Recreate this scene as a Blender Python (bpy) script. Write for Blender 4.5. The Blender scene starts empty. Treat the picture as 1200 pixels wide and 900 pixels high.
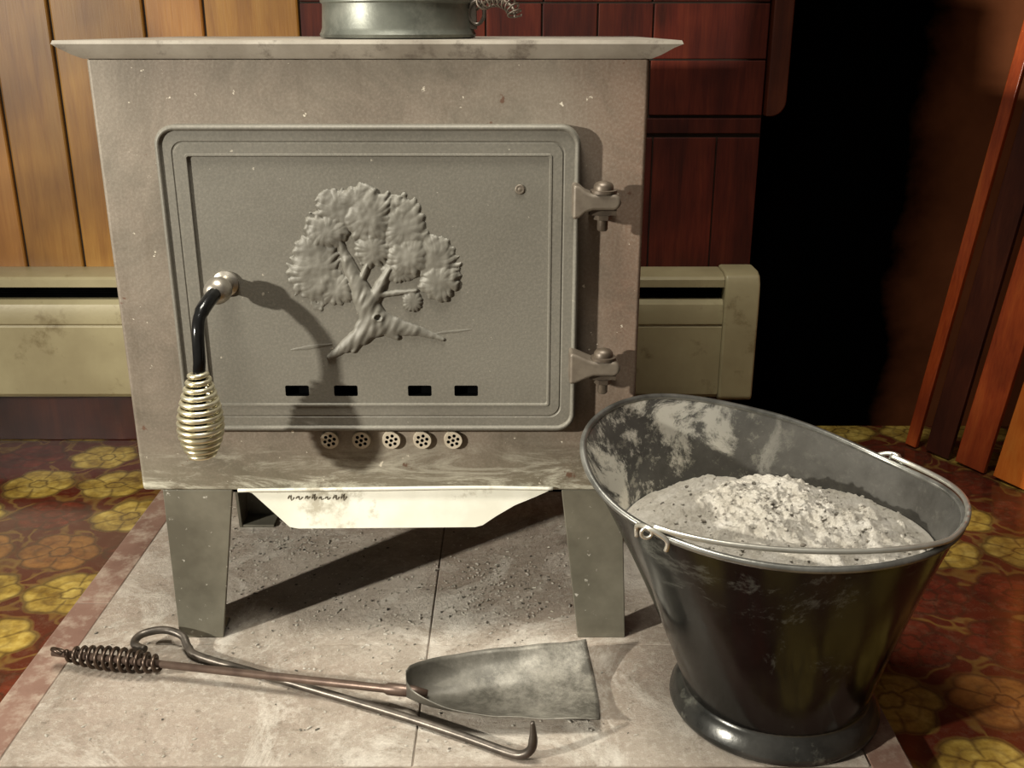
import bpy, bmesh, math, random
from mathutils import Vector, Matrix, noise
random.seed(4)
pi=math.pi
scene=bpy.context.scene
COL=scene.collection

# ---------------------------------------------------------------- nodes
class NB:
    def __init__(s,name):
        s.m=bpy.data.materials.new(name); s.m.use_nodes=True
        s.t=s.m.node_tree; s.n=s.t.nodes; s.l=s.t.links
        s.b=s.n["Principled BSDF"]
        s.tc=s.n.new("ShaderNodeTexCoord")
        s.co=s.tc.outputs["Object"]
    def put(s,sock,v):
        if isinstance(v,bpy.types.NodeSocket): s.l.new(v,sock)
        else:
            if hasattr(sock.default_value,"__len__") and len(v)==3 and len(sock.default_value)==4: v=(*v,1)
            sock.default_value=v
    def M(s,op,a,b=0.0,c=None):
        n=s.n.new("ShaderNodeMath"); n.operation=op
        s.put(n.inputs[0],a); s.put(n.inputs[1],b)
        if c is not None: s.put(n.inputs[2],c)
        return n.outputs[0]
    def clamp01(s,v): return s.M('MINIMUM',s.M('MAXIMUM',v,0.0),1.0)
    def mapc(s,scale=(1,1,1),loc=(0,0,0)):
        n=s.n.new("ShaderNodeMapping"); s.l.new(s.co,n.inputs[0])
        n.inputs["Scale"].default_value=scale; n.inputs["Location"].default_value=loc
        return n.outputs[0]
    def noise(s,scale,detail=5,rough=.6,vec=None,dist=0):
        n=s.n.new("ShaderNodeTexNoise"); s.l.new(vec or s.co,n.inputs["Vector"])
        n.inputs["Scale"].default_value=scale; n.inputs["Detail"].default_value=detail
        n.inputs["Roughness"].default_value=rough; n.inputs["Distortion"].default_value=dist
        return n.outputs[0]
    def voro(s,scale,vec=None,feat='F1'):
        n=s.n.new("ShaderNodeTexVoronoi"); n.feature=feat; s.l.new(vec or s.co,n.inputs["Vector"])
        n.inputs["Scale"].default_value=scale
        return n.outputs[0]
    def ramp(s,f,stops,const=False):
        n=s.n.new("ShaderNodeValToRGB"); s.put(n.inputs[0],f)
        e=n.color_ramp.elements
        if const: n.color_ramp.interpolation='CONSTANT'
        while len(e)<len(stops): e.new(0.5)
        for i,(p,c) in enumerate(stops):
            if not hasattr(c,"__len__"): c=(c,c,c)
            e[i].position=p; e[i].color=(*c[:3],1)
        return n.outputs[0]
    def mix(s,f,a,b,mode='MIX'):
        n=s.n.new("ShaderNodeMix"); n.data_type='RGBA'; n.blend_type=mode
        s.put(n.inputs[0],f); s.put(n.inputs[6],a); s.put(n.inputs[7],b)
        return n.outputs[2]
    def xyz(s):
        n=s.n.new("ShaderNodeSeparateXYZ"); s.l.new(s.co,n.inputs[0]); return n.outputs
    def bump(s,h,strength=.3,dist=.002):
        n=s.n.new("ShaderNodeBump"); s.put(n.inputs["Height"],h)
        n.inputs["Strength"].default_value=strength; n.inputs["Distance"].default_value=dist
        s.l.new(n.outputs[0],s.b.inputs["Normal"])
    def out(s,col,rough=.6,metal=0.0,spec=.5):
        s.put(s.b.inputs["Base Color"],col); s.put(s.b.inputs["Roughness"],rough)
        s.put(s.b.inputs["Metallic"],metal); s.b.inputs["Specular IOR Level"].default_value=spec
        return s.m

def simple(name,c1,c2,scale=20,rough=.6,metal=0,bs=120,bstr=.2,spec=.5,spots=None,bd=.001):
    k=NB(name); c=k.ramp(k.noise(scale),[(.35,c1),(.65,c2)])
    if spots:
        sc,lo,hi,col=spots
        c=k.mix(k.ramp(k.noise(sc,8,.7),[(lo,0),(hi,1)]),c,col)
    k.bump(k.noise(bs,4),bstr,bd)
    return k.out(c,rough,metal,spec)

# worn stove paint
def stove_mat(name,c1,c2,c3,stain,grain=.22,body=True):
    k=NB(name)
    X,Y,z=k.xyz()
    off=k.mapc((1,1,1),(3.3,1.7,.4))
    c=k.ramp(k.noise(3.2,4,.5,dist=.2),[(.32,c1),(.5,c2),(.68,c3)])
    if body:
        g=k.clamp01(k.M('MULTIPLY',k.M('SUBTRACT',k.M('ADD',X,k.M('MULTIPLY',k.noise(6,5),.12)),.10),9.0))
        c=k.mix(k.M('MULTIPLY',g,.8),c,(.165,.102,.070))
    c=k.mix(k.M('MULTIPLY',k.ramp(k.noise(300,2),[(.42,0),(.7,1)]),grain),c,(.36,.32,.26))
    if body:
        c=k.mix(k.M('MULTIPLY',k.ramp(k.noise(6,9,.74,vec=off,dist=.8),[(.44,0),(.66,1)]),stain),c,(.070,.062,.045))
        c=k.mix(k.M('MULTIPLY',k.ramp(k.noise(14,6,.6,vec=k.mapc((3.2,1,.5),(2,0,1))),[(.56,0),(.72,1)]),stain*.6),c,(.08,.06,.038))
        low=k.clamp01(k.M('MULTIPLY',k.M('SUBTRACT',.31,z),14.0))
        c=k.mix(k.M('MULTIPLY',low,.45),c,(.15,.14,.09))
        st=k.ramp(k.noise(7,9,.78,vec=k.mapc((1,1,4.5)),dist=1.2),[(.48,0),(.64,1)])
        c=k.mix(k.M('MULTIPLY',k.M('MULTIPLY',low,st),.8),c,(.60,.58,.47))
        sp=k.ramp(k.noise(33,4,.6,vec=k.mapc((1,1,1),(5,3,2))),[(.69,0),(.72,1)])
        c=k.mix(k.M('MULTIPLY',sp,.8),c,(.10,.045,.025))
        sp=k.ramp(k.noise(70,4,.6),[(.69,0),(.715,1)])
        c=k.mix(k.M('MULTIPLY',sp,.75),c,(.68,.62,.50))
    else:
        c=k.mix(k.M('MULTIPLY',k.ramp(k.noise(9,8,.7,vec=off),[(.50,0),(.72,1)]),.28),c,(.072,.065,.050))
        sp=k.ramp(k.noise(85,3,.5),[(.72,0),(.745,1)])
        c=k.mix(k.M('MULTIPLY',sp,.4),c,(.55,.50,.40))
    k.bump(k.noise(240,3),.25,.0008)
    return k.out(c,.56,.1,.35)
M_body=stove_mat("stove_paint",(.136,.106,.080),(.170,.138,.106),(.212,.182,.142),.55)
M_door=stove_mat("cast_iron_paint",(.106,.098,.079),(.123,.114,.093),(.142,.133,.109),0,.12,False)
M_tree=simple("cast_relief_paint",(.108,.100,.081),(.138,.129,.105),12,.56,.1,240,.2)
M_top=simple("stove_top_steel",(.20,.175,.14),(.32,.29,.24),10,.5,.15,spots=(26,.55,.68,(.12,.10,.08)))
M_leg=simple("leg_steel",(.10,.092,.068),(.18,.168,.128),9,.45,.25,spots=(80,.64,.68,(.5,.48,.42)))
M_black=simple("flat_black",(.0015,.0015,.0015),(.003,.003,.003),30,.95,spec=0)  # near-black, no specular; also lines the slots, vent holes and heater outlet
M_shield=simple("bright_sheet_metal",(.60,.585,.49),(.80,.785,.69),6,.45,.05,spots=(14,.56,.66,(.38,.35,.27)))
M_mark=simple("faint_pencil",(.12,.105,.075),(.18,.16,.12),10,.8)
M_rod=simple("black_rod",(.010,.010,.010),(.022,.022,.021),30,.15,.6)
M_nickel=simple("worn_nickel",(.28,.25,.21),(.42,.39,.33),40,.35,.8)
M_brass=simple("pale_brass_spring",(.56,.51,.33),(.76,.71,.53),40,.3,.85)
M_vent=simple("vent_disc",(.38,.33,.25),(.50,.44,.34),50,.5,.1)
M_hinge=simple("hinge_iron",(.10,.080,.060),(.15,.125,.095),40,.5,.3)
M_bolt=simple("rusty_bolt",(.060,.045,.032),(.11,.086,.062),60,.45,.4)
M_galv=simple("galvanised_pot",(.07,.073,.06),(.14,.145,.12),10,.42,.4,spots=(14,.5,.7,(.18,.18,.15)))
# bucket
k=NB("black_enamel_outside")
c=k.ramp(k.noise(6,6,.6),[(.35,(.0025,.0025,.0023)),(.7,(.007,.007,.0062))])
c=k.mix(k.M('MULTIPLY',k.ramp(k.noise(9,10,.78,dist=.5),[(.54,0),(.67,1)]),.34),c,(.20,.20,.17))
k.bump(k.noise(30,4),.12,.002)
M_bout=k.out(c,k.ramp(k.noise(14,6),[(.35,.11),(.7,.26)]),.0,.42)
k=NB("ashy_enamel_inside")
X,Y,z=k.xyz()
lf=k.clamp01(k.M('MULTIPLY',k.M('SUBTRACT',.38,X),5.0))
c=k.ramp(k.noise(7,7,.7),[(.35,(.055,.052,.046)),(.65,(.12,.115,.103))])
sm=k.ramp(k.noise(11,12,.74,vec=k.mapc((1,1,.8)),dist=.7),[(.50,0),(.57,1)])
c=k.mix(k.M('MULTIPLY',sm,lf),c,(.68,.65,.56))
c=k.mix(k.M('MULTIPLY',k.ramp(k.noise(60,6,.75),[(.54,0),(.66,.6)]),k.M('ADD',lf,.15)),c,(.42,.40,.33))
M_bin=k.out(c,.22,.4,.6)
M_rim=simple("galvanised_rim",(.12,.118,.105),(.28,.275,.25),25,.3,.75)
M_ring=simple("dark_steel_foot",(.030,.030,.027),(.08,.078,.070),14,.25,.6,spots=(22,.6,.7,(.20,.20,.17)))
M_wire=simple("steel_wire",(.52,.50,.43),(.7,.68,.6),30,.3,.85)
k=NB("wood_ash")
c=k.ramp(k.noise(30,10,.80),[(.30,(.45,.405,.33)),(.46,(.66,.61,.52)),(.64,(.88,.83,.74))])
c=k.mix(k.ramp(k.noise(130,6,.8),[(.60,0),(.67,.75)]),c,(.20,.17,.13))
k.bump(k.noise(130,10,.85),1.0,.009)
M_ash=k.out(c,.95,0,.1)
M_char=simple("charcoal",(.05,.045,.036),(.16,.14,.11),60,.9)
k=NB("shovel_steel")
c=k.ramp(k.noise(8,8,.7),[(.35,(.065,.060,.048)),(.65,(.145,.135,.112))])
X,Y,z=k.xyz()
ux=k.clamp01(k.M('ADD',k.M('MULTIPLY',X,4.5),.62))
c=k.mix(k.M('MULTIPLY',k.ramp(k.noise(12,12,.85),[(.44,0),(.62,.8)]),ux),c,(.40,.375,.315))
k.bump(k.noise(80,6,.6),.25,.001)
M_blade=k.out(c,.42,.35,.5)
M_copper=simple("browned_steel_rod",(.085,.056,.043),(.155,.108,.082),30,.4,.6)
M_iron=simple("forged_iron",(.05,.042,.034),(.13,.11,.09),30,.38,.6)
M_grip=simple("dark_spring",(.035,.022,.016),(.10,.07,.05),30,.35,.7)
# hearth
k=NB("dusty_hearth_stone")
c=k.ramp(k.noise(4.0,8,.62,dist=.2),[(.28,(.34,.285,.225)),(.50,(.45,.385,.315)),(.74,(.57,.505,.425))])
c=k.mix(k.ramp(k.noise(2.4,5,.6),[(.46,0),(.70,.5)]),c,(.37,.26,.20))
c=k.mix(k.ramp(k.noise(95,7,.8),[(.50,0),(.66,.6)]),c,(.68,.63,.54))
c=k.mix(k.ramp(k.noise(42,9,.86),[(.55,0),(.64,.75)]),c,(.17,.135,.098))
c=k.mix(k.ramp(k.noise(5,11,.84,dist=.7),[(.48,0),(.64,.6)]),c,(.23,.187,.14))
c=k.mix(k.ramp(k.noise(4,10,.82,vec=k.mapc((1,1,1),(4,7,1)),dist=1.0),[(.50,0),(.62,.7)]),c,(.76,.71,.62))
k.bump(k.noise(75,10,.84),1.0,.006)
M_hearth=k.out(c,.9,0,.2)
M_hedge=simple("dusty_red_edging",(.14,.073,.050),(.21,.122,.088),6,.85,spots=(20,.48,.66,(.32,.25,.19)),bstr=.5)
M_grout=simple("dusty_grout",(.11,.09,.067),(.26,.215,.17),14,.9)
# vinyl floor
k=NB("floral_vinyl")
dn=k.n.new("ShaderNodeTexNoise"); k.l.new(k.co,dn.inputs["Vector"]); dn.inputs["Scale"].default_value=9; dn.inputs["Detail"].default_value=2.5
va=k.n.new("ShaderNodeVectorMath"); va.operation='MULTIPLY_ADD'
k.l.new(dn.outputs["Color"],va.inputs[0]); va.inputs[1].default_value=(.045,.045,0); k.l.new(k.co,va.inputs[2])
sp=k.n.new("ShaderNodeSeparateXYZ"); k.l.new(va.outputs[0],sp.inputs[0])
U=k.M('DIVIDE',sp.outputs[0],.150); V=k.M('DIVIDE',sp.outputs[1],.136)
row=k.M('FLOOR',V); U2=k.M('ADD',U,k.M('MULTIPLY',k.M('FLOORED_MODULO',row,2.0),.5))
fu=k.M('SUBTRACT',k.M('FRACT',U2),.5); fv=k.M('SUBTRACT',k.M('FRACT',V),.5)
r=k.M('SQRT',k.M('ADD',k.M('MULTIPLY',fu,fu),k.M('MULTIPLY',fv,fv)))
a=k.M('ARCTAN2',fv,fu)
R=k.M('ADD',.44,k.M('MULTIPLY',k.M('ABSOLUTE',k.M('COSINE',k.M('MULTIPLY',a,3.0))),.08))
m=k.M('DIVIDE',r,R)
cmb=k.n.new("ShaderNodeCombineXYZ"); k.l.new(k.M('FLOOR',U2),cmb.inputs[0]); k.l.new(row,cmb.inputs[1])
wn=k.n.new("ShaderNodeTexWhiteNoise"); k.l.new(cmb.outputs[0],wn.inputs[0])
yel=k.ramp(k.noise(26,4,.65),[(.32,(.17,.10,.018)),(.5,(.32,.215,.042)),(.7,(.50,.37,.095))])
amb=k.ramp(k.noise(26,4,.65),[(.32,(.12,.040,.012)),(.6,(.25,.11,.028))])
red=k.ramp(k.noise(26,4,.65),[(.35,(.052,.010,.006)),(.7,(.14,.025,.012))])
pet=k.mix(k.ramp(wn.outputs[0],[(0,0),(.45,1)],True),red,yel)
pet=k.mix(k.ramp(wn.outputs[0],[(0,0),(.34,1),(.45,0)],True),pet,amb)
dark=(.034,.014,.007)
sc=k.M('ABSOLUTE',k.M('SUBTRACT',k.noise(15,1.5,.5,vec=va.outputs[0],dist=.8),.5))
bg=k.mix(k.ramp(sc,[(0,.6),(.02,.5),(.06,0)]),(.075,.014,.007),(.20,.12,.028))
c=k.mix(k.ramp(m,[(0,0),(.86,0),(1.04,1)]),pet,bg)
line=k.ramp(m,[(0,0),(.17,0),(.23,.75),(.30,0),(.48,0),(.54,.35),(.62,0),(.80,0),(.91,.7),(1.0,0)])
c=k.mix(line,c,dark)
vein=k.ramp(k.M('ABSOLUTE',k.M('COSINE',k.M('MULTIPLY',a,3.0))),[(0,.65),(.30,0)])
vm=k.M('MULTIPLY',vein,k.ramp(m,[(.28,0),(.38,1),(.82,1),(.95,0)]))
c=k.mix(vm,c,dark)
c=k.mix(k.ramp(k.noise(8,8,.75),[(.46,0),(.70,.5)]),c,(.050,.022,.011))
c=k.mix(k.ramp(k.noise(60,8,.8),[(.50,0),(.70,.2)]),c,(.20,.15,.09))
M_floor=k.out(c,k.ramp(k.noise(8,4),[(.35,.10),(.7,.24)]),0,.55)
# wood
def wood(name,dark,mid,light,rough=.4,attr=True,spec=.45,blotch=.85):
    k=NB(name)
    g=k.noise(3.2,6,.6,vec=k.mapc((9,9,1.0)),dist=.7)
    c=k.ramp(g,[(.28,dark),(.5,mid),(.75,light)])
    kn=k.voro(1.0,vec=k.mapc((7.5,0,3.1),(.3,0,.2)))
    c=k.mix(k.ramp(kn,[(.05,.9),(.10,.35),(.17,0)]),c,tuple(v*.25 for v in dark))
    f=k.noise(30,4,.6,vec=k.mapc((9,9,.5)))
    c=k.mix(.25,c,k.ramp(f,[(.3,dark),(.7,light)]))
    c=k.mix(k.ramp(k.noise(4,3,.5),[(.40,0),(.70,blotch)]),c,tuple(v*.5 for v in dark))
    if attr:
        at=k.n.new("ShaderNodeAttribute"); at.attribute_name="tone"
        c=k.mix(1.0,c,at.outputs["Color"],'MULTIPLY')
    k.bump(f,.15,.001)
    return k.out(c,rough,0,spec)
M_pine=wood("knotty_pine",(.22,.082,.010),(.36,.165,.026),(.45,.24,.054),.42,blotch=.75)
M_redw=wood("red_stained_panel",(.026,.0035,.002),(.078,.010,.0045),(.155,.028,.010),.6,spec=.25)
M_brd=wood("red_brown_board",(.22,.028,.007),(.46,.072,.014),(.65,.15,.028),.25,False)
M_brd2=wood("dark_red_board",(.035,.007,.003),(.07,.014,.005),(.12,.03,.010),.4,False,.4)
M_org=wood("orange_board",(.60,.12,.012),(.82,.22,.030),(.92,.36,.06),.25,False)
M_dkw=wood("dark_wall_wood",(.035,.014,.006),(.07,.030,.013),(.11,.05,.022),.5,False)
k=NB("shade_painted_wall")
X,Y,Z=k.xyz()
g=k.clamp01(k.M('DIVIDE',k.M('SUBTRACT',k.M('ADD',X,k.M('MULTIPLY',k.noise(6),.15)),.88),.22))  # recess shade painted into the colour, easing to lit brown on the right
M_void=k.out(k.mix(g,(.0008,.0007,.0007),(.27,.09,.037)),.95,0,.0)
M_heat=simple("cream_enamel",(.28,.235,.13),(.38,.33,.19),5,.42,.05,spots=(14,.58,.72,(.17,.13,.06)))
M_seam=simple("dark_joint",(.02,.012,.006),(.03,.02,.01),10,.8)

# ---------------------------------------------------------------- mesh helpers
def obj(name,bm,mats,parent=None,smooth=False,bevel=0,seg=2,label=None,cat=None,kind=None,norm=True,auto=None):
    if norm: bmesh.ops.recalc_face_normals(bm,faces=bm.faces)
    me=bpy.data.meshes.new(name); bm.to_mesh(me); bm.free()
    for m in (mats if isinstance(mats,(list,tuple)) else [mats]): me.materials.append(m)
    o=bpy.data.objects.new(name,me); COL.objects.link(o)
    if smooth:
        for p in me.polygons: p.use_smooth=True
    if auto is not None:
        for p in me.polygons: p.use_smooth=True
        me.set_sharp_from_angle(angle=math.radians(auto))
    if bevel:
        b=o.modifiers.new("bevel",'BEVEL'); b.width=bevel; b.segments=seg; b.limit_method='ANGLE'; b.angle_limit=math.radians(40)
        b.harden_normals=True
        for p in me.polygons: p.use_smooth=True
    if label: o["label"]=label
    if cat: o["category"]=cat
    if kind: o["kind"]=kind
    if parent: 
        o.parent=parent; o.matrix_parent_inverse=Matrix.Translation(-Vector(parent.location))
    return o
def empty(name,loc,label,cat):
    e=bpy.data.objects.new(name,None); e.location=loc; e.empty_display_size=.05
    COL.objects.link(e); e["label"]=label; e["category"]=cat; return e
def box(bm,x0,x1,y0,y1,z0,z1,mi=0):
    vs=[bm.verts.new(p) for p in [(x0,y0,z0),(x1,y0,z0),(x1,y1,z0),(x0,y1,z0),(x0,y0,z1),(x1,y0,z1),(x1,y1,z1),(x0,y1,z1)]]
    fs=[]
    for f in [(0,3,2,1),(4,5,6,7),(0,1,5,4),(1,2,6,5),(2,3,7,6),(3,0,4,7)]:
        q=bm.faces.new([vs[i] for i in f]); q.material_index=mi; fs.append(q)
    return fs
def loft(bm,rings,cap0=True,cap1=True,mi=0,closed=True):
    V=[[bm.verts.new(p) for p in r] for r in rings]
    n=len(V[0])
    for i in range(len(V)-1):
        for j in range(n if closed else n-1):
            f=bm.faces.new([V[i][j],V[i][(j+1)%n],V[i+1][(j+1)%n],V[i+1][j]]); f.material_index=mi
    if cap0: bm.faces.new(V[0][::-1]).material_index=mi
    if cap1: bm.faces.new(V[-1]).material_index=mi
    return V
def tube(bm,pts,r,seg=10,mi=0,closed=False):
    pts=[Vector(p) for p in pts]; n=len(pts)
    rr=r if hasattr(r,"__len__") else [r]*n
    up=None; rings=[]
    for i,p in enumerate(pts):
        if closed: t=pts[(i+1)%n]-pts[i-1]
        else: t=pts[min(i+1,n-1)]-pts[max(i-1,0)]
        t.normalize()
        if up is None:
            up=Vector((0,0,1)) if abs(t.z)<.9 else Vector((1,0,0))
        up=(up-t*up.dot(t)).normalized(); s=t.cross(up)
        rings.append([p+up*math.cos(2*pi*j/seg)*rr[i]+s*math.sin(2*pi*j/seg)*rr[i] for j in range(seg)])
    if closed: rings.append(rings[0])
    loft(bm,rings,not closed,not closed,mi)
    if closed: bmesh.ops.remove_doubles(bm,verts=bm.verts,dist=1e-6)
def smoothpath(pts,sub=6):
    P=[Vector(p) for p in pts]; out=[]
    for i in range(len(P)-1):
        a=P[max(i-1,0)];b=P[i];c=P[i+1];d=P[min(i+2,len(P)-1)]
        for s in range(sub):
            t=s/sub
            out.append(.5*((2*b)+(c-a)*t+(2*a-5*b+4*c-d)*t*t+(3*b-a-3*c+d)*t**3))
    out.append(P[-1]); return out
def helix(p0,p1,turns,rf,n=22):
    p0=Vector(p0);p1=Vector(p1);ax=(p1-p0).normalized()
    u=ax.cross(Vector((0,1,0.3))).normalized(); w=ax.cross(u)
    N=int(turns*n); out=[]
    for i in range(N+1):
        t=i/N; a=2*pi*turns*t
        out.append(p0.lerp(p1,t)+(u*math.cos(a)+w*math.sin(a))*rf(t))
    return out
def cyl(bm,c,r0,r1,h0,h1,axis='Z',seg=24,mi=0,prof=None):
    prof=prof or [(r0,h0),(r1,h1)]
    rings=[]
    for r,h in prof:
        ring=[]
        for j in range(seg):
            a=2*pi*j/seg; u=math.cos(a)*r; v=math.sin(a)*r
            p={'Z':(u,v,h),'Y':(u,h,v),'X':(h,u,v)}[axis]
            ring.append(Vector(c)+Vector(p))
        rings.append(ring)
    loft(bm,rings,True,True,mi)
def rrect(x0,x1,z0,z1,r,n=8):
    out=[]
    for cx,cz,a0 in [(x1-r,z1-r,0),(x0+r,z1-r,90),(x0+r,z0+r,180),(x1-r,z0+r,270)]:
        for i in range(n+1):
            a=math.radians(a0+90*i/n); out.append((cx+r*math.cos(a),cz+r*math.sin(a)))
    return out

# ---------------------------------------------------------------- setting
WY=2.05
def tone(o,vals,per=6):
    at=o.data.color_attributes.new("tone",'FLOAT_COLOR','CORNER')
    for p in o.data.polygons:
        v=vals[min(p.index//per,len(vals)-1)]
        for li in p.loop_indices: at.data[li].color=(v[0],v[1],v[2],1)
bm=bmesh.new(); box(bm,-2.6,1.3,-1.6,2.2,-.12,-.02)
obj("floor",bm,M_floor,kind="structure")
bm=bmesh.new(); vals=[]
xs=[-2.6,-2.42,-2.24,-2.11,-1.93,-1.8,-1.66,-1.48,-1.31,-1.18,-.995,-.878,-.698,-.585,-.403]
for a_,b_ in zip(xs[:-1],xs[1:]):
    box(bm,a_+.002,b_-.002,WY,WY+.02,-.02,2.4); t=random.uniform(.7,1.15); vals.append((t,t*random.uniform(.9,1.04),t*.95))
box(bm,-2.6,-.403,WY+.006,WY+.03,-.02,2.4,1); vals.append((1,1,1))
o=obj("wall_back",bm,[M_pine,M_seam],kind="structure",norm=False); tone(o,vals)
b=o.modifiers.new("b",'BEVEL'); b.width=.004; b.segments=2
bm=bmesh.new(); vals=[]
def rowb(z0,z1,sx):
    for a_,b_ in zip(sx[:-1],sx[1:]):
        box(bm,a_+.0015,b_-.0015,WY,WY+.02,z0+.0015,z1-.0015); t=random.uniform(.6,1.25); vals.append((t,t,t))
rowb(-.02,.62,[-.403,-.27,-.12,.03,.15,.278,.404,.49])
rowb(.625,.657,[-.403,.49])
rowb(.660,.765,[-.403,-.2,.06,.266,.49])
rowb(.765,.868,[-.403,-.3,-.2,-.05,.057,.163,.269,.49])
zz=.868; kx=0
while zz<2.38:
    rowb(zz,zz+.104,[-.403,-.2,.06,.266,.49] if kx%2==0 else [-.403,-.3,-.05,.163,.38,.49]); zz+=.104; kx+=1
box(bm,-.403,.49,WY+.006,WY+.03,-.02,2.4,1); vals.append((1,1,1))
o=obj("wall_back",bm,[M_redw,M_seam],kind="structure",norm=False); tone(o,vals)
b=o.modifiers.new("b",'BEVEL'); b.width=.0015; b.segments=2
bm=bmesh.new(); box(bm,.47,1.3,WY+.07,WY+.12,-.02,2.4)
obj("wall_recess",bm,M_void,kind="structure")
bm=bmesh.new(); box(bm,1.25,1.3,-.8,WY+.07,-.02,2.4)
obj("wall_right",bm,M_dkw,kind="structure")

# panel with rounded lower corner on wall
bm=bmesh.new()
pl=[(.492,1.5),(.492,.66)]+[(.500+.030*math.sin(a),.690-.030*math.cos(a)) for a in [i*pi/2/8 for i in range(9)]]+[(.53,1.5)]
loft(bm,[[(x,WY-.02,z) for x,z in pl],[(x,WY+.07,z) for x,z in pl]])
obj("wall_panel",bm,M_brd2,bevel=.003,label="narrow dark red wooden panel with a rounded bottom corner",cat="wooden panel")

# ---------------------------------------------------------------- hearth
he=empty("hearth",(0,1.3,-.02),"flat dusty grey-beige stone hearth pad with worn red edging","hearth")
bm=bmesh.new()
xs=[-.612,-.118,.425]; ys=[.985,1.235,1.75]
for i in range(2):
    for j in range(2):
        box(bm,xs[i]+.0009,xs[i+1]-.0009,ys[j]+.0003,ys[j+1]-.0003,-.018,0)
obj("slab",bm,M_hearth,he,bevel=.0015)
bm=bmesh.new(); box(bm,-.664,.475,.947,1.75,-.02,-.002); obj("grout_bed",bm,M_grout,he)
bm=bmesh.new()
y=.947
while y<1.74:
    y2=min(y+.40,1.75); box(bm,-.664,-.6130,y+.0005,y2-.0005,-.019,-.001); box(bm,.426,.475,y+.0005,y2-.0005,-.019,-.001); y=y2
x=-.612
while x<.42:
    x2=min(x+.40,.425); box(bm,x+.0005,x2-.0005,.947,.984,-.019,-.001); x=x2
obj("red_edging",bm,M_hedge,he,bevel=.002)
# crumbs on hearth
bm=bmesh.new()
for i in range(1700):
    if i%5==0: cx,cy=random.gauss(-.02,.05),random.gauss(1.38,.06)
    elif i%5==1: cx,cy=random.gauss(-.38,.07),random.gauss(1.53,.06)
    elif i%5==2: cx,cy=random.gauss(-.25,.15),random.gauss(1.32,.08)
    else: cx,cy=random.uniform(-.6,.3),random.uniform(1.0,1.72)
    if not(-.6<cx<.4 and 1.0<cy<1.73) or (cx>.17 and cy<1.28): continue
    s=random.uniform(.0004,.0018)
    mt=Matrix.Translation((cx,cy,s*.5))@Matrix.Rotation(random.uniform(0,6),4,'Z')@Matrix.Diagonal((s*random.uniform(1,2.6),s,s*.7,1))
    rr=bmesh.ops.create_icosphere(bm,subdivisions=1,radius=1,matrix=mt)
    mi=0 if random.random()<.85 else 1
    for v in rr['verts']:
        for f in v.link_faces: f.material_index=mi
obj("ash_crumbs",bm,[M_ash,M_char],label="scattered crumbs of wood ash and bark lying on the hearth",cat="ash",kind="stuff")

# ---------------------------------------------------------------- heater
ht=empty("baseboard_heater",(-.5,1.99,.05),"cream enamelled baseboard heater with dark outlet slot along the wall","baseboard heater")
def extr(bm,prof,x0,x1,mi=0):
    loft(bm,[[(x0,y,z) for y,z in prof],[(x1,y,z) for y,z in prof]],mi=mi)
bm=bmesh.new()
extr(bm,[(2.049,.360),(1.995,.360),(1.975,.356),(1.97,.351),(1.97,.336),(1.974,.336),(1.976,.348),(1.998,.356),(2.049,.356)],-1.7,.422)
extr(bm,[(1.995,.309),(1.978,.309),(1.968,.301),(1.964,.285),(1.964,.262),(1.968,.258),(1.966,.254),(1.966,.112),(1.972,.104),(1.99,.104),(1.99,.110),(1.976,.113),(1.97,.255),(1.97,.29),(1.98,.303),(1.995,.304)],-1.7,.422)
obj("cover",bm,M_heat,ht,auto=25)
bm=bmesh.new(); box(bm,-1.69,.42,1.994,2.048,.11,.353); 
for i in range(2): box(bm,-1.69,.42,1.985,1.995,.316+i*.008,.318+i*.008)
obj("outlet_grille",bm,M_black,ht)
bm=bmesh.new()
extr(bm,[(2.049,.366),(1.99,.366),(1.97,.360),(1.962,.344),(1.958,.30),(1.958,.106),(1.966,.098),(2.049,.098)],.4225,.4925)
obj("end_cap",bm,M_heat,ht,bevel=.007,seg=3)
for x in (-1.2,-.4,.40,.47):
    bm=bmesh.new(); box(bm,x,x+.01,1.985,2.04,-.02,.104)
    obj("bracket",bm,M_black,ht)
bm=bmesh.new(); box(bm,-2.6,.49,WY-.012,WY-.0005,-.02,.10)
obj("baseboard_back",bm,M_brd2,kind="structure",bevel=.002)

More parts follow.
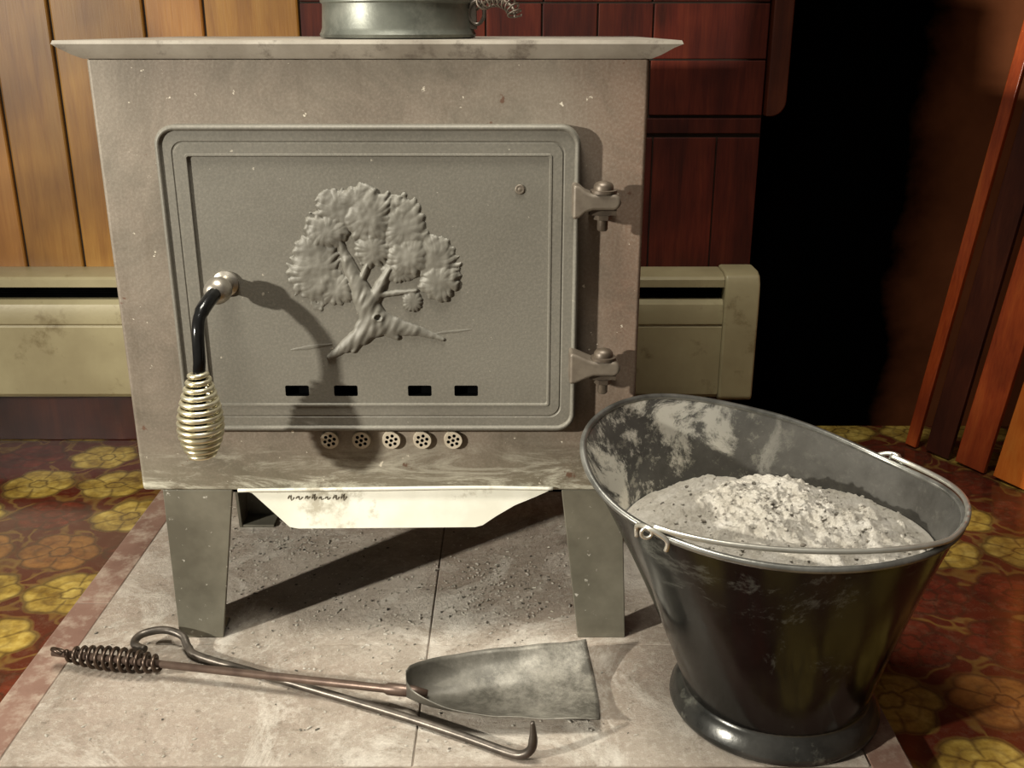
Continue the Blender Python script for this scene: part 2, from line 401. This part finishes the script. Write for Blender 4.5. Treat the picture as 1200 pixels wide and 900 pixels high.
# ---------------------------------------------------------------- stove
SX0,SX1,SY0,SY1,SZ0,SZ1=-.5,.162,1.25,1.70,.2326,.7916
st=empty("wood_stove",(-.169,1.45,0),"taupe steel wood stove with cast tree door standing on a hearth","wood stove")
bm=bmesh.new(); box(bm,SX0,SX1,SY0,SY1,SZ0,SZ1)
obj("body",bm,M_body,st,bevel=.005,seg=3)
bm=bmesh.new()
def rect(l,r_,f,b_,z): return [(SX0-l,SY0-f,z),(SX1+r_,SY0-f,z),(SX1+r_,SY1+b_,z),(SX0-l,SY1+b_,z)]
loft(bm,[rect(.001,.001,.004,.0,.790),rect(.012,.012,.008,.005,.7945),rect(.026,.026,.013,.012,.8025),rect(.032,.036,.015,.015,.8065),rect(.030,.034,.014,.014,.8105)])
obj("top_plate",bm,M_top,st,auto=20)
def leg(x_out_t,x_in_t,x_out_b,x_in_b,yf,yb_t,yb_b):
    bm=bmesh.new(); th=.006; s=1 if x_in_t>x_out_t else -1
    def ring(xo,xi,yb,z):
        d=1 if yb>yf else -1
        return [(xo,yf,z),(xi,yf,z),(xi,yf+th*d,z),(xo+s*th,yf+th*d,z),(xo+s*th,yb,z),(xo,yb,z)]
    loft(bm,[ring(x_out_b,x_in_b,yb_b,0.0),ring(x_out_t,x_in_t,yb_t,SZ0)])
    a_,b_=sorted((x_out_b,x_in_b)); c_,d_=sorted((yf,yb_b)); box(bm,a_+.002,b_-.002,c_+.001,d_-.001,0.0,.005)
    return obj("leg",bm,M_leg,st,bevel=.0015)
leg(-.474,-.379,-.476,-.413,1.252,1.335,1.30)
leg(.150,.067,.162,.094,1.252,1.335,1.30)
leg(-.474,-.385,-.476,-.413,1.64,1.56,1.59)
leg(.150,.067,.162,.094,1.64,1.56,1.59)
# flat sheet skirt
bm=bmesh.new()
pl=[(-.368,.2330),(-.352,.2290),(-.302,.1835),(-.290,.1815),(-.050,.1835),(-.040,.186),(-.022,.198),(.004,.213),(.030,.2235),(.055,.2345)]
def skY(z): return 1.251-.012*(.2345-z)/.05
f0=[bm.verts.new((x,skY(z),z)) for x,z in pl]; f1=[bm.verts.new((x,skY(z)+.002,z)) for x,z in pl]
bm.faces.new(f0); bm.faces.new(f1[::-1])
for i in range(len(pl)):
    j=(i+1)%len(pl); bm.faces.new([f0[i],f0[j],f1[j],f1[i]])
o=obj("ash_skirt",bm,M_shield,st,label="flat off-white sheet-metal skirt")
bm=bmesh.new(); xx=-.304
random.seed(11)
for i in range(8):
    h0=.222; w=random.uniform(.006,.011)
    q=[(xx,skY(h0)-.0005,h0),(xx+w*.35,skY(h0)-.0005,h0+random.uniform(.003,.007)),(xx+w*.6,skY(h0)-.0005,h0-random.uniform(0,.003)),(xx+w,skY(h0)-.0005,h0+random.uniform(0,.004))]
    tube(bm,smoothpath(q,3),.0006,5); xx+=w+random.uniform(.001,.004)
obj("scribbled_mark",bm,M_mark,st)
bm=bmesh.new(); box(bm,-.45,.13,1.26,1.66,.226,.2325); obj("bottom_plate",bm,M_black,st)
bm=bmesh.new(); tube(bm,smoothpath([(-.37,1.247,.2345),(-.2,1.2465,.237),(-.05,1.2465,.239),(.055,1.247,.237)],8),.0028,8)
obj("lip_bead",bm,M_shield,st,smooth=True)

# door (flat shaded so long faces stay true)
DX0,DX1,DZ0,DZ1=-.425,.082,.327,.716
bm=bmesh.new()
prof=[(0,.000,.024),(0,.0165,.024),(.0010,.0182,.023),(.0023,.0193,.022),(.0037,.0197,.021),(.0050,.0193,.020),(.0061,.0182,.019),(.0070,.0160,.018),(.0185,.0160,.015),(.0195,.0150,.015),(.0208,.0150,.014),(.0216,.0160,.014),(.0335,.0160,.004),(.0342,.0170,.004),(.0362,.0170,.003),(.0374,.0135,.003)]
rings=[]
for ins,d,r_ in prof:
    rings.append([(x,SY0-d,z) for x,z in rrect(DX0+ins,DX1-ins,DZ0+ins,DZ1-ins,r_,16)])
Vr=loft(bm,rings,True,False)
edges=[bm.edges.get((Vr[-1][i],Vr[-1][(i+1)%len(Vr[-1])])) for i in range(len(Vr[-1]))]
ypan=SY0-.0135
slots=[]
for sx in (-.2775,-.2145,-.1190,-.0590):
    lp=rrect(sx-.0155,sx+.0150,.3740,.3885,.002,3)
    vs=[bm.verts.new((x,ypan,z)) for x,z in lp]; vb=[bm.verts.new((x,SY0-.002,z)) for x,z in lp]
    n=len(vs)
    for i in range(n):
        edges.append(bm.edges.new((vs[i],vs[(i+1)%n])))
    slots.append((vs,vb))
res=bmesh.ops.triangle_fill(bm,use_beauty=True,use_dissolve=False,edges=edges)
for vs,vb in slots:
    n=len(vs)
    for i in range(n):
        f=bm.faces.new([vs[i],vs[(i+1)%n],vb[(i+1)%n],vb[i]]); f.material_index=1
    bm.faces.new(vb).material_index=1
door=obj("door",bm,[M_door,M_black],st)
def child(o,p): 
    o.parent=p; o.matrix_parent_inverse=Matrix.Identity(4)
bm=bmesh.new(); cyl(bm,(.0095,0,.640),0,0,0,0,'Y',18,prof=[(.006,ypan+.001),(.006,ypan-.0012),(.0045,ypan-.002),(.0035,ypan-.001),(.002,ypan-.0022)])
o=obj("rivet",bm,M_hinge,smooth=True); child(o,door)

# tree relief (height field trimmed to silhouette)
def to_w(px,py): return (-.170+(px-441)*.00107, .535+(318-py)*.00108)
clumps=[(372,310,31,45,.66),(388,268,28,22,.86),(404,243,32,25,.64),(394,336,22,20,.54),(438,252,30,36,1.0),(474,264,29,36,.74),
        (440,288,22,22,.82),(481,298,27,26,.98),(508,300,29,28,.70),(516,327,25,24,.92),(472,314,23,14,.60),(484,350,12,14,.65),(425,232,29,14,.78)]
limbs=[((402,280),(410,306),4,6,1.0),((409,302),(420,330),7,10,1.5),((419,326),(430,352),10,14,1.9),((428,348),(439,378),14,17,2.0),((434,354),(446,332),9,7,1.5),((445,334),(458,312),7,4,1.3),
       ((446,342),(488,337),4.2,2.4,1.0),((422,330),(434,304),5,3.5,1.1),
       ((437,374),(420,392),16,12,1.6),((421,391),(402,405),12,8,1.3),((404,403),(382,418),8,3.5,.9),((424,390),(411,410),7,3.5,.9),
       ((440,374),(460,381),16,12,1.5),((458,380),(486,385),12,7,1.2),((484,384),(518,396),7,2.5,.8),((442,380),(464,393),10,4,1.0)]
grounds=[((336,409),(386,402),3.4),((508,389),(552,384),3.0)]
def seg_d(px,py,a,b):
    ax,ay=a;bx,by=b; dx,dy=bx-ax,by-ay; t=max(0,min(1,((px-ax)*dx+(py-ay)*dy)/(dx*dx+dy*dy)))
    return math.hypot(px-ax-dx*t,py-ay-dy*t),t
def hgt(px,py):
    best=-1.0
    nz=noise.noise((px*.06,py*.06,1.3))*.18+noise.noise((px*.16,py*.16,4.3))*.15
    for ci,(cx,cy,rx,ry,H) in enumerate(clumps):
        an=math.atan2(py-cy,px-cx)+.6*noise.noise((px*.03,py*.03,ci))
        fan=abs(math.sin(an*7.0+ci))
        d=max(0.0,math.hypot((px-cx)/rx,(py-cy)/ry)+nz)
        d+=.15*(1-fan)*min(1,d)**5
        if d<1:
            h=H*(1-d**3.2)**.6*.0062-.0007*(1-fan)**2*min(1,d)**2
            best=max(best,h,.0007)
    if best>0:
        best*= 1+.25*noise.noise((px*.045,py*.045,.5))
        best+= .0008*noise.noise((px*.085,py*.07,7))+.0004*noise.noise((px*.17,py*.14,27))
        best=max(best,.0008)
    acc=0.0
    for a,b,r0,r1,H in limbs:
        d,t=seg_d(px,py,a,b); r_=r0+(r1-r0)*t
        r_*=1+.18*noise.noise((px*.10,py*.10,9))
        if d<r_:
            h=(1-(d/r_)**2)**.6*H*.0034
            acc+=h**5
    if acc>0:
        rot=(px*.90+py*.43, -px*.43+py*.90)
        hh=acc**.2*(1+.22*noise.noise((rot[0]*.20,rot[1]*.05,3)))
        best=max(best,hh)
    kd=math.hypot((px-443)/5.0,(py-368)/4.0)
    if kd<1.5: best+=.0010*(1 if kd>.8 else -1.2)*(1-max(0,kd-.9)/.6)
    for a,b,r_ in grounds:
        d,t=seg_d(px,py,a,b)
        r_*=(1+.5*noise.noise((px*.1,py*.1,1)))*math.sin(pi*(.1+.8*t))
        if d<r_: best=max(best,.0006*(1-(d/r_)**2))
    return best
bm=bmesh.new(); NX=275; NZ=250; x0p,x1p,y0p,y1p=328,560,206,426
G={}
for i in range(NX+1):
    for j in range(NZ+1):
        px=x0p+(x1p-x0p)*i/NX; py=y0p+(y1p-y0p)*j/NZ
        G[i,j]=(px,py,hgt(px,py))
vm={}
def gv(i,j):
    if (i,j) not in vm:
        px,py,h=G[i,j]; X,Z=to_w(px,py); vm[i,j]=bm.verts.new((X,ypan+.0003-max(h,-.0005)*1.15,Z))
    return vm[i,j]
for i in range(NX):
    for j in range(NZ):
        if max(G[i,j][2],G[i+1,j][2],G[i,j+1][2],G[i+1,j+1][2])>0:
            bm.faces.new([gv(i,j),gv(i,j+1),gv(i+1,j+1),gv(i+1,j)])
o=obj("tree_relief",bm,M_tree,smooth=True,norm=False,label="raised oak tree relief cast into the door"); child(o,door)

# handle
bm=bmesh.new()
cyl(bm,(-.356,0,.524),0,0,0,0,'Y',24,prof=[(.016,1.238),(.016,1.232),(.011,1.229),(.0105,1.208),(.0155,1.206),(.0165,1.200),(.0155,1.190),(.010,1.184),(.004,1.182)])
o=obj("handle_boss",bm,M_nickel,auto=40); child(o,door)
bm=bmesh.new()
pts=smoothpath([(-.354,1.198,.525),(-.359,1.175,.520),(-.366,1.152,.506),(-.367,1.140,.487),(-.3675,1.136,.455),(-.370,1.136,.432),(-.3765,1.136,.340)],6)
tube(bm,pts,[.0085 if i<12 else .0074 for i in range(len(pts))],14)
o=obj("handle_rod",bm,M_rod,smooth=True); child(o,door)
bm=bmesh.new()
def rf(t):
    if t<.64: return .0095+(.0250-.0095)*(math.sin(t/.64*pi/2))**1.15
    return .0250-(.0250-.0130)*((t-.64)/.36)**1.8
tube(bm,helix((-.3698,1.136,.440),(-.3770,1.136,.334),12.5,rf),.0034,8)
o=obj("handle_grip",bm,M_brass,smooth=True,label="coiled pale brass spring grip"); child(o,door)

# hinges
for hx,hz in ((.109,.629),(.115,.421)):
    bm=bmesh.new()
    pr=[(.072,.021),(.080,.019),(.087,.013),(.096,.0095),(.120,.0095)]+[(.120+.0095*math.sin(a),.0095*math.cos(a)) for a in [pi*i/8 for i in range(1,8)]]+[(.120,-.0095),(.096,-.0095),(.087,-.013),(.080,-.019),(.072,-.021)]
    pr=[(x+(hx-.109) if x>.085 else x,z+hz) for x,z in pr]
    loft(bm,[[(x,1.204,z) for x,z in pr],[(x,1.236,z) for x,z in pr]])
    o=obj("hinge_arm",bm,M_hinge,bevel=.004,seg=3); child(o,door)
    bm=bmesh.new()
    box(bm,hx-.016,hx+.016,1.212,1.251,hz-.0165,hz-.0100)
    cyl(bm,(hx,1.218,hz),0,0,0,0,'Z',24,prof=[(.016,.0095),(.016,.0130),(.0120,.0135),(.0120,.018),(.0095,.0215),(.004,.0235)])
    cyl(bm,(hx,1.218,hz),0,0,0,0,'Z',6,prof=[(.0115,-.0165),(.0115,-.022)])
    cyl(bm,(hx,1.218,hz),0,0,0,0,'Z',16,prof=[(.0065,-.020),(.0065,-.034),(.005,-.036)])
    obj("hinge_pin",bm,M_bolt,st,auto=40)

# round air vents
for vx in (-.2416,-.1997,-.1600,-.1190,-.0780):
    bm=bmesh.new(); vz=.3083; R_=.0118; ed=[]
    def circ(cx,cz,r_,y,n=24): return [bm.verts.new((cx+r_*math.cos(2*pi*i/n),y,cz+r_*math.sin(2*pi*i/n))) for i in range(n)]
    outer=circ(vx,vz,R_,1.2445,32); outb=circ(vx,vz,R_+.0008,1.2505,32)
    for i in range(32):
        ed.append(bm.edges.new((outer[i],outer[(i+1)%32])))
        bm.faces.new([outer[i],outb[i],outb[(i+1)%32],outer[(i+1)%32]])
    holes=[(0,0)]+[(.0066*math.cos(a),.0066*math.sin(a)) for a in [i*pi/3+.3 for i in range(6)]]
    for hx_,hz_ in holes:
        lp=circ(vx+hx_,vz+hz_,.0023,1.2445,12); lb=circ(vx+hx_,vz+hz_,.0023,1.2495,12)
        for i in range(12):
            ed.append(bm.edges.new((lp[i],lp[(i+1)%12])))
            bm.faces.new([lp[i],lp[(i+1)%12],lb[(i+1)%12],lb[i]]).material_index=1
        bm.faces.new(lb).material_index=1
    bmesh.ops.triangle_fill(bm,use_beauty=True,use_dissolve=False,edges=ed)
    obj("air_vent",bm,[M_vent,M_black],st)

# ---------------------------------------------------------------- pot on stove
pt=empty("metal_pot",(-.150,1.42,.8105),"dull grey galvanised metal pot with a coiled wire bail","pot")
bm=bmesh.new()
cyl(bm,(-.150,1.42,0),0,0,0,0,'Z',64,prof=[(.094,.8108),(.101,.812),(.1025,.816),(.1005,.820),(.099,.824),(.0975,.850),(.0975,.853),(.100,.855),(.100,.858),(.097,.860),(.094,.95),(.0965,.953),(.0965,.957),(.093,.958),(.091,.952),(.092,.83)])
obj("vessel",bm,M_galv,pt,auto=45)
bm=bmesh.new()
box(bm,-.057,-.046,1.395,1.42,.822,.862)
tube(bm,[(-.046+.010*math.cos(a),1.395,.842+.014*math.sin(a)) for a in [i*2*pi/20 for i in range(20)]],.0025,8,closed=True)
obj("ear",bm,M_iron,pt,bevel=.001)
bm=bmesh.new()
arc=smoothpath([(-.045,1.39,.846),(-.032,1.37,.856),(-.014,1.35,.857),(.000,1.335,.848),(.004,1.33,.836)],10)
tube(bm,arc,.0018,8)
cp=[]
L=len(arc)-1
for i in range(9*16+1):
    t=i/(9*16)*.8+.15; f=t*L; k0=min(int(f),L-1); p=arc[k0].lerp(arc[k0+1],f-k0); tg=(arc[k0+1]-arc[k0]).normalized()
    u=tg.cross(Vector((0,1,0))).normalized(); w=tg.cross(u); a_=i/16*2*pi
    cp.append(p+(u*math.cos(a_)+w*math.sin(a_))*.0085)
tube(bm,cp,.0012,6)
obj("bail",bm,M_bolt,pt,smooth=True)

# ---------------------------------------------------------------- coal bucket
BC=(.338,1.11); RC=(.303,1.100); RA,RB=.220,.158; PH=math.radians(-12)
ztab=[(-180,.352),(-135,.310),(-90,.290),(-45,.292),(0,.303),(45,.306),(90,.343),(135,.370)]
def zrim(t):
    t=(math.degrees(t)+180)%360-180
    i=int((t+180)//45)%8; f=((t+180)%45)/45
    g=lambda q: ztab[q%8][1]
    a,b,c,d=g(i-1),g(i),g(i+1),g(i+2)
    return .5*((2*b)+(c-a)*f+(2*a-5*b+4*c-d)*f*f+(3*b-a-3*c+d)*f**3)
def rimxy(t,off=0):
    a=(RA+off)*math.cos(t); b=(RB+off)*math.sin(t)
    return (RC[0]+a*math.cos(PH)-b*math.sin(PH), RC[1]+a*math.sin(PH)+b*math.cos(PH))
ZB=.028
def wall(t,f,off=0):
    bx,by=BC[0]+(.1155+off)*math.cos(t+PH),BC[1]+(.1155+off)*math.sin(t+PH)
    rx,ry=rimxy(t,off); g=.80*f+.20*f*f
    x=bx+(rx-bx)*g; y=by+(ry-by)*g
    return (x,y,ZB+(zrim(t)-ZB)*f)
bk=empty("ash_bucket",(.338,1.11,0),"black metal coal hod full of ash standing beside the stove","bucket")
NT=224; T=[2*pi*i/NT for i in range(NT)]
bm=bmesh.new()
Vo=loft(bm,[[wall(t,f/26) for t in T] for f in range(27)],False,False,0)
Vi=loft(bm,[[wall(t,f/26,-.003) for t in T] for f in range(27)],True,False,1)
for i in range(NT):
    bm.faces.new([Vo[-1][i],Vo[-1][(i+1)%NT],Vi[-1][(i+1)%NT],Vi[-1][i]])
    bm.faces.new([Vo[0][i],Vo[0][(i+1)%NT],Vi[0][(i+1)%NT],Vi[0][i]])
obj("bucket_shell",bm,[M_bout,M_bin],bk,auto=50)
bm=bmesh.new(); tube(bm,[(*rimxy(t),zrim(t)) for t in T],.0042,10,closed=True)
obj("rolled_rim",bm,M_rim,bk,smooth=True)
bm=bmesh.new()
cyl(bm,(BC[0],BC[1],0),0,0,0,0,'Z',72,prof=[(.124,0.0),(.130,.002),(.1325,.007),(.1315,.012),(.128,.017),(.1255,.024),(.120,.029),(.117,.032),(.1168,.036)])
obj("base_ring",bm,M_ring,bk,auto=50)
T0,T1=math.radians(-124),math.radians(46)
for te in (T0,T1):
    bm=bmesh.new()
    p=Vector((*rimxy(te,.004),zrim(te)-.004)); q=Vector((*rimxy(te+.09,.004),zrim(te+.09)-.004)); q0=Vector((*rimxy(te-.09,.004),zrim(te-.09)-.004))
    up=Vector((0,0,.012)); out=Vector((p.x-RC[0],p.y-RC[1],0)).normalized()*.006
    tube(bm,smoothpath([q0-up*.8,q0+up*.3,p+up*1.0+out,q+up*.3,q-up*.8],6),.0030,8)
    tube(bm,[p+out*1.2+Vector((math.cos(a)*.006,0,math.sin(a)*.006+.006)) for a in [i*2*pi/16 for i in range(16)]],.0022,8,closed=True)
    obj("ear",bm,M_wire,bk,smooth=True)
bm=bmesh.new(); pts=[]
n=140
for i in range(n+1):
    s=i/n; t=T0+(T1-T0)*s
    off=.003-.022*math.sin(pi*min(1,s/.55))**1.2 if s<.55 else .003
    x,y=rimxy(t,off)
    wob=.0016*math.sin(70*t)*max(0,1-abs(s-.66)/.08)
    pts.append((x,y,zrim(t)+.0080+wob+.004*math.sin(pi*min(1,s/.55))*(s<.55)))
tube(bm,pts,.0033,10)
obj("bail_handle",bm,M_wire,bk,smooth=True,label="thin steel wire bail handle")

# ash in bucket
bm=bmesh.new(); Z0=.250
def bnd(t):
    f=(Z0-ZB)/(zrim(t)-ZB); x,y,z=wall(t,f,-.0045); return x,y
cx=sum(bnd(t)[0] for t in T)/NT; cy=sum(bnd(t)[1] for t in T)/NT
prev=None; NR=100
for rI in range(1,NR+1):
    rho=rI/NR; ring=[]
    for t in T:
        bx,by=bnd(t); x=cx+(bx-cx)*rho; y=cy+(by-cy)*rho
        mound=.030*(1-rho**2.4)+.010*math.exp(-((x-.29)**2/.012+(y-1.14)**2/.006))
        nz=.011*noise.noise((x*16,y*16,0))+.008*noise.noise((x*38,y*38,2))+.005*noise.noise((x*85,y*85,5))+.0035*noise.noise((x*190,y*190,8))
        ring.append(bm.verts.new((x,y,Z0+mound+nz*(1-rho**24))))
    if prev:
        for i in range(NT): bm.faces.new([prev[i],ring[i],ring[(i+1)%NT],prev[(i+1)%NT]])
    else: bm.faces.new(ring)
    prev=ring
pc=[v.co.copy() for v in bm.verts]
for i in range(600):
    c0=random.choice(pc); s=random.choice([.0008,.001,.0012,.0015,.002,.0028])
    if (c0.x-cx)**2/.036+(c0.y-cy)**2/.018>1: continue
    mt=Matrix.Translation(c0+Vector((0,0,s*.3)))@Matrix.Rotation(random.uniform(0,6),4,'Z')@Matrix.Rotation(random.uniform(-.5,.5),4,'X')@Matrix.Diagonal((s*random.uniform(1,2),s,s*.6,1))
    rr=bmesh.ops.create_icosphere(bm,subdivisions=1,radius=1,matrix=mt); mi=1 if random.random()<.2 else 0
    for v in rr['verts']:
        for f in v.link_faces: f.material_index=mi
obj("wood_ash",bm,[M_ash,M_char],smooth=True,norm=False,label="heap of pale grey wood ash with charcoal bits in the bucket",cat="ash",kind="stuff")

# ---------------------------------------------------------------- shovel
sh=empty("ash_shovel",(-.15,1.10,0),"small steel ash shovel with coiled spring grip lying on the hearth","shovel")
bm=bmesh.new(); c0=Vector((-.134,1.086,0)); c1=Vector((.104,1.118,0)); ax=(c1-c0).normalized(); nx=Vector((-ax.y,ax.x,0)); LN=(c1-c0).length
def hw(u): 
    return .048*max(0,1-(1-min(u/.48,1))**2.0)**.55+.021*u+.006
NU,NW=44,30; gr=[]
for i in range(NU+1):
    u=i/NU; r_=[]
    for j in range(NW+1):
        w=-1+2*j/NW
        uu=u+ (.03*(1-w*w)+.03*w if u>.5 else 0)*(u-.5)*2
        p=c0+ax*(LN*uu)+nx*(w*hw(u))
        z=.008+.027*abs(w)**2.4*(1-.55*u)+.014*(1-u)**6+.0025*noise.noise((u*5,w*3,1))
        if w>0: z+=(.008+.008*u)*w*w
        r_.append(bm.verts.new((p.x,p.y,z)))
    gr.append(r_)
for i in range(NU):
    for j in range(NW): bm.faces.new([gr[i][j],gr[i+1][j],gr[i+1][j+1],gr[i][j+1]])
o=obj("blade",bm,M_blade,sh,smooth=True); sm=o.modifiers.new("s",'SOLIDIFY'); sm.thickness=.0012
bm=bmesh.new()
H0=Vector((-.124,1.090,.027)); H1=Vector((-.640,1.187,.021))
d=(H1-H0).normalized()
pts=[H0+Vector((.016,.001,-.004)),H0,H0+d*.02,H0+d*.035,H0+d*.04,H0+d*.51]
tube(bm,pts,[.005,.0075,.008,.008,.0055,.0050],14)
obj("rod",bm,M_copper,sh,smooth=True)
bm=bmesh.new()
g0=H0+d*.353; g1=H0+d*.486
tube(bm,helix(g0,g1,11.5,lambda t:.0085+.0062*max(0,math.sin(pi*min(1,t*1.05)))**.7 if t<.95 else .0085),.0027,8)
e=H0+d*.486
tube(bm,smoothpath([H0+d*.471,e,e+d*.012+Vector((0,0,.004)),e+d*.020+Vector((0,-.006,.010)),e+d*.012+Vector((0,-.012,.012)),e+d*.004+Vector((0,-.012,.008))],6),.0032,8)
obj("spring_grip",bm,M_grip,sh,smooth=True,label="dark coiled spring grip")

# poker
bm=bmesh.new()
path=smoothpath([(-.505,1.196,.018),(-.524,1.210,.018),(-.520,1.230,.020),(-.492,1.238,.022),(-.464,1.230,.018),(-.450,1.212,.010),(-.425,1.192,.008),(-.30,1.140,.0065),(-.15,1.074,.0062),(-.06,1.030,.0062),(-.01,1.003,.0062),(.010,.994,.008),(.022,.991,.018),(.025,.991,.034),(.024,.993,.056)],8)
tube(bm,path,[.0056 if i<len(path)-10 else .0056-(i-len(path)+10)*.00034 for i in range(len(path))],12)
obj("fire_poker",bm,M_iron,smooth=True,label="black forged iron poker with loop handle and hooked tip",cat="poker")

# ---------------------------------------------------------------- leaning boards
def board(x0,y0,x1,y1,ztop,w,th,mat,label,name="wooden_board"):
    bm=bmesh.new(); b0=Vector((x0,y0,-.019)); b1=Vector((x1,y1,ztop)); ax=(b1-b0).normalized()
    wd=Vector((.55,-.83,0)).normalized(); wd=(wd-ax*wd.dot(ax)).normalized(); td=ax.cross(wd)
    q=[(-1,-1),(1,-1),(1,1),(-1,1)]
    low=max(abs((wd*a*w/2+td*b*th/2).z) for a,b in q); b0.z+=low
    loft(bm,[[b+wd*a_*w/2+td*b_*th/2 for a_,b_ in q] for b in (b0,b1)])
    obj(name,bm,mat,bevel=.002,label=label,cat="board")
board(.852,2.000,1.050,2.015,1.45,.026,.012,M_brd,"narrow red-brown wooden board leaning towards the wall")
board(.888,1.950,1.086,1.965,1.45,.055,.012,M_brd2,"dark red wooden board leaning towards the wall")
board(.928,1.885,1.132,1.900,1.43,.065,.012,M_brd,"glossy red-brown wooden board leaning towards the wall")
board(.975,1.805,1.184,1.820,1.40,.075,.014,M_org,"orange-red varnished board leaning among other boards")
board(1.030,1.710,1.214,1.722,1.30,.080,.014,M_brd,"glossy red-brown wooden board leaning towards the wall")

# ---------------------------------------------------------------- light, camera
def area(name,loc,target,size,energy,color,sy=None,spread=None):
    L=bpy.data.lights.new(name,'AREA'); L.size=size; L.energy=energy; L.color=color
    if spread: L.spread=math.radians(spread)
    if sy: L.shape='RECTANGLE'; L.size_y=sy
    o=bpy.data.objects.new(name,L); o.location=loc
    o.rotation_euler=(Vector(target)-Vector(loc)).to_track_quat('-Z','Y').to_euler(); COL.objects.link(o)
area("window_light",(-2.38,-.36,1.16),(.05,1.20,.42),.09,25.5,(1.0,.95,.84),spread=75)
area("overhead_fill",(-.30,.86,2.3),(-.12,1.13,0),.7,15,(1.0,.95,.84),spread=80)  # unseen overhead fill, added to brighten the hearth
w=bpy.data.worlds.new("World"); scene.world=w; w.use_nodes=True
w.node_tree.nodes["Background"].inputs[0].default_value=(1.0,.94,.84,1)
w.node_tree.nodes["Background"].inputs[1].default_value=.165
scene.view_settings.view_transform='Standard'
cam=bpy.data.cameras.new("camera"); co=bpy.data.objects.new("camera",cam); COL.objects.link(co)
cam.sensor_width=36; cam.lens=35.73; cam.clip_start=.02
co.location=(0,0,.826); co.rotation_euler=(math.radians(90-19.4),0,0)
scene.camera=co
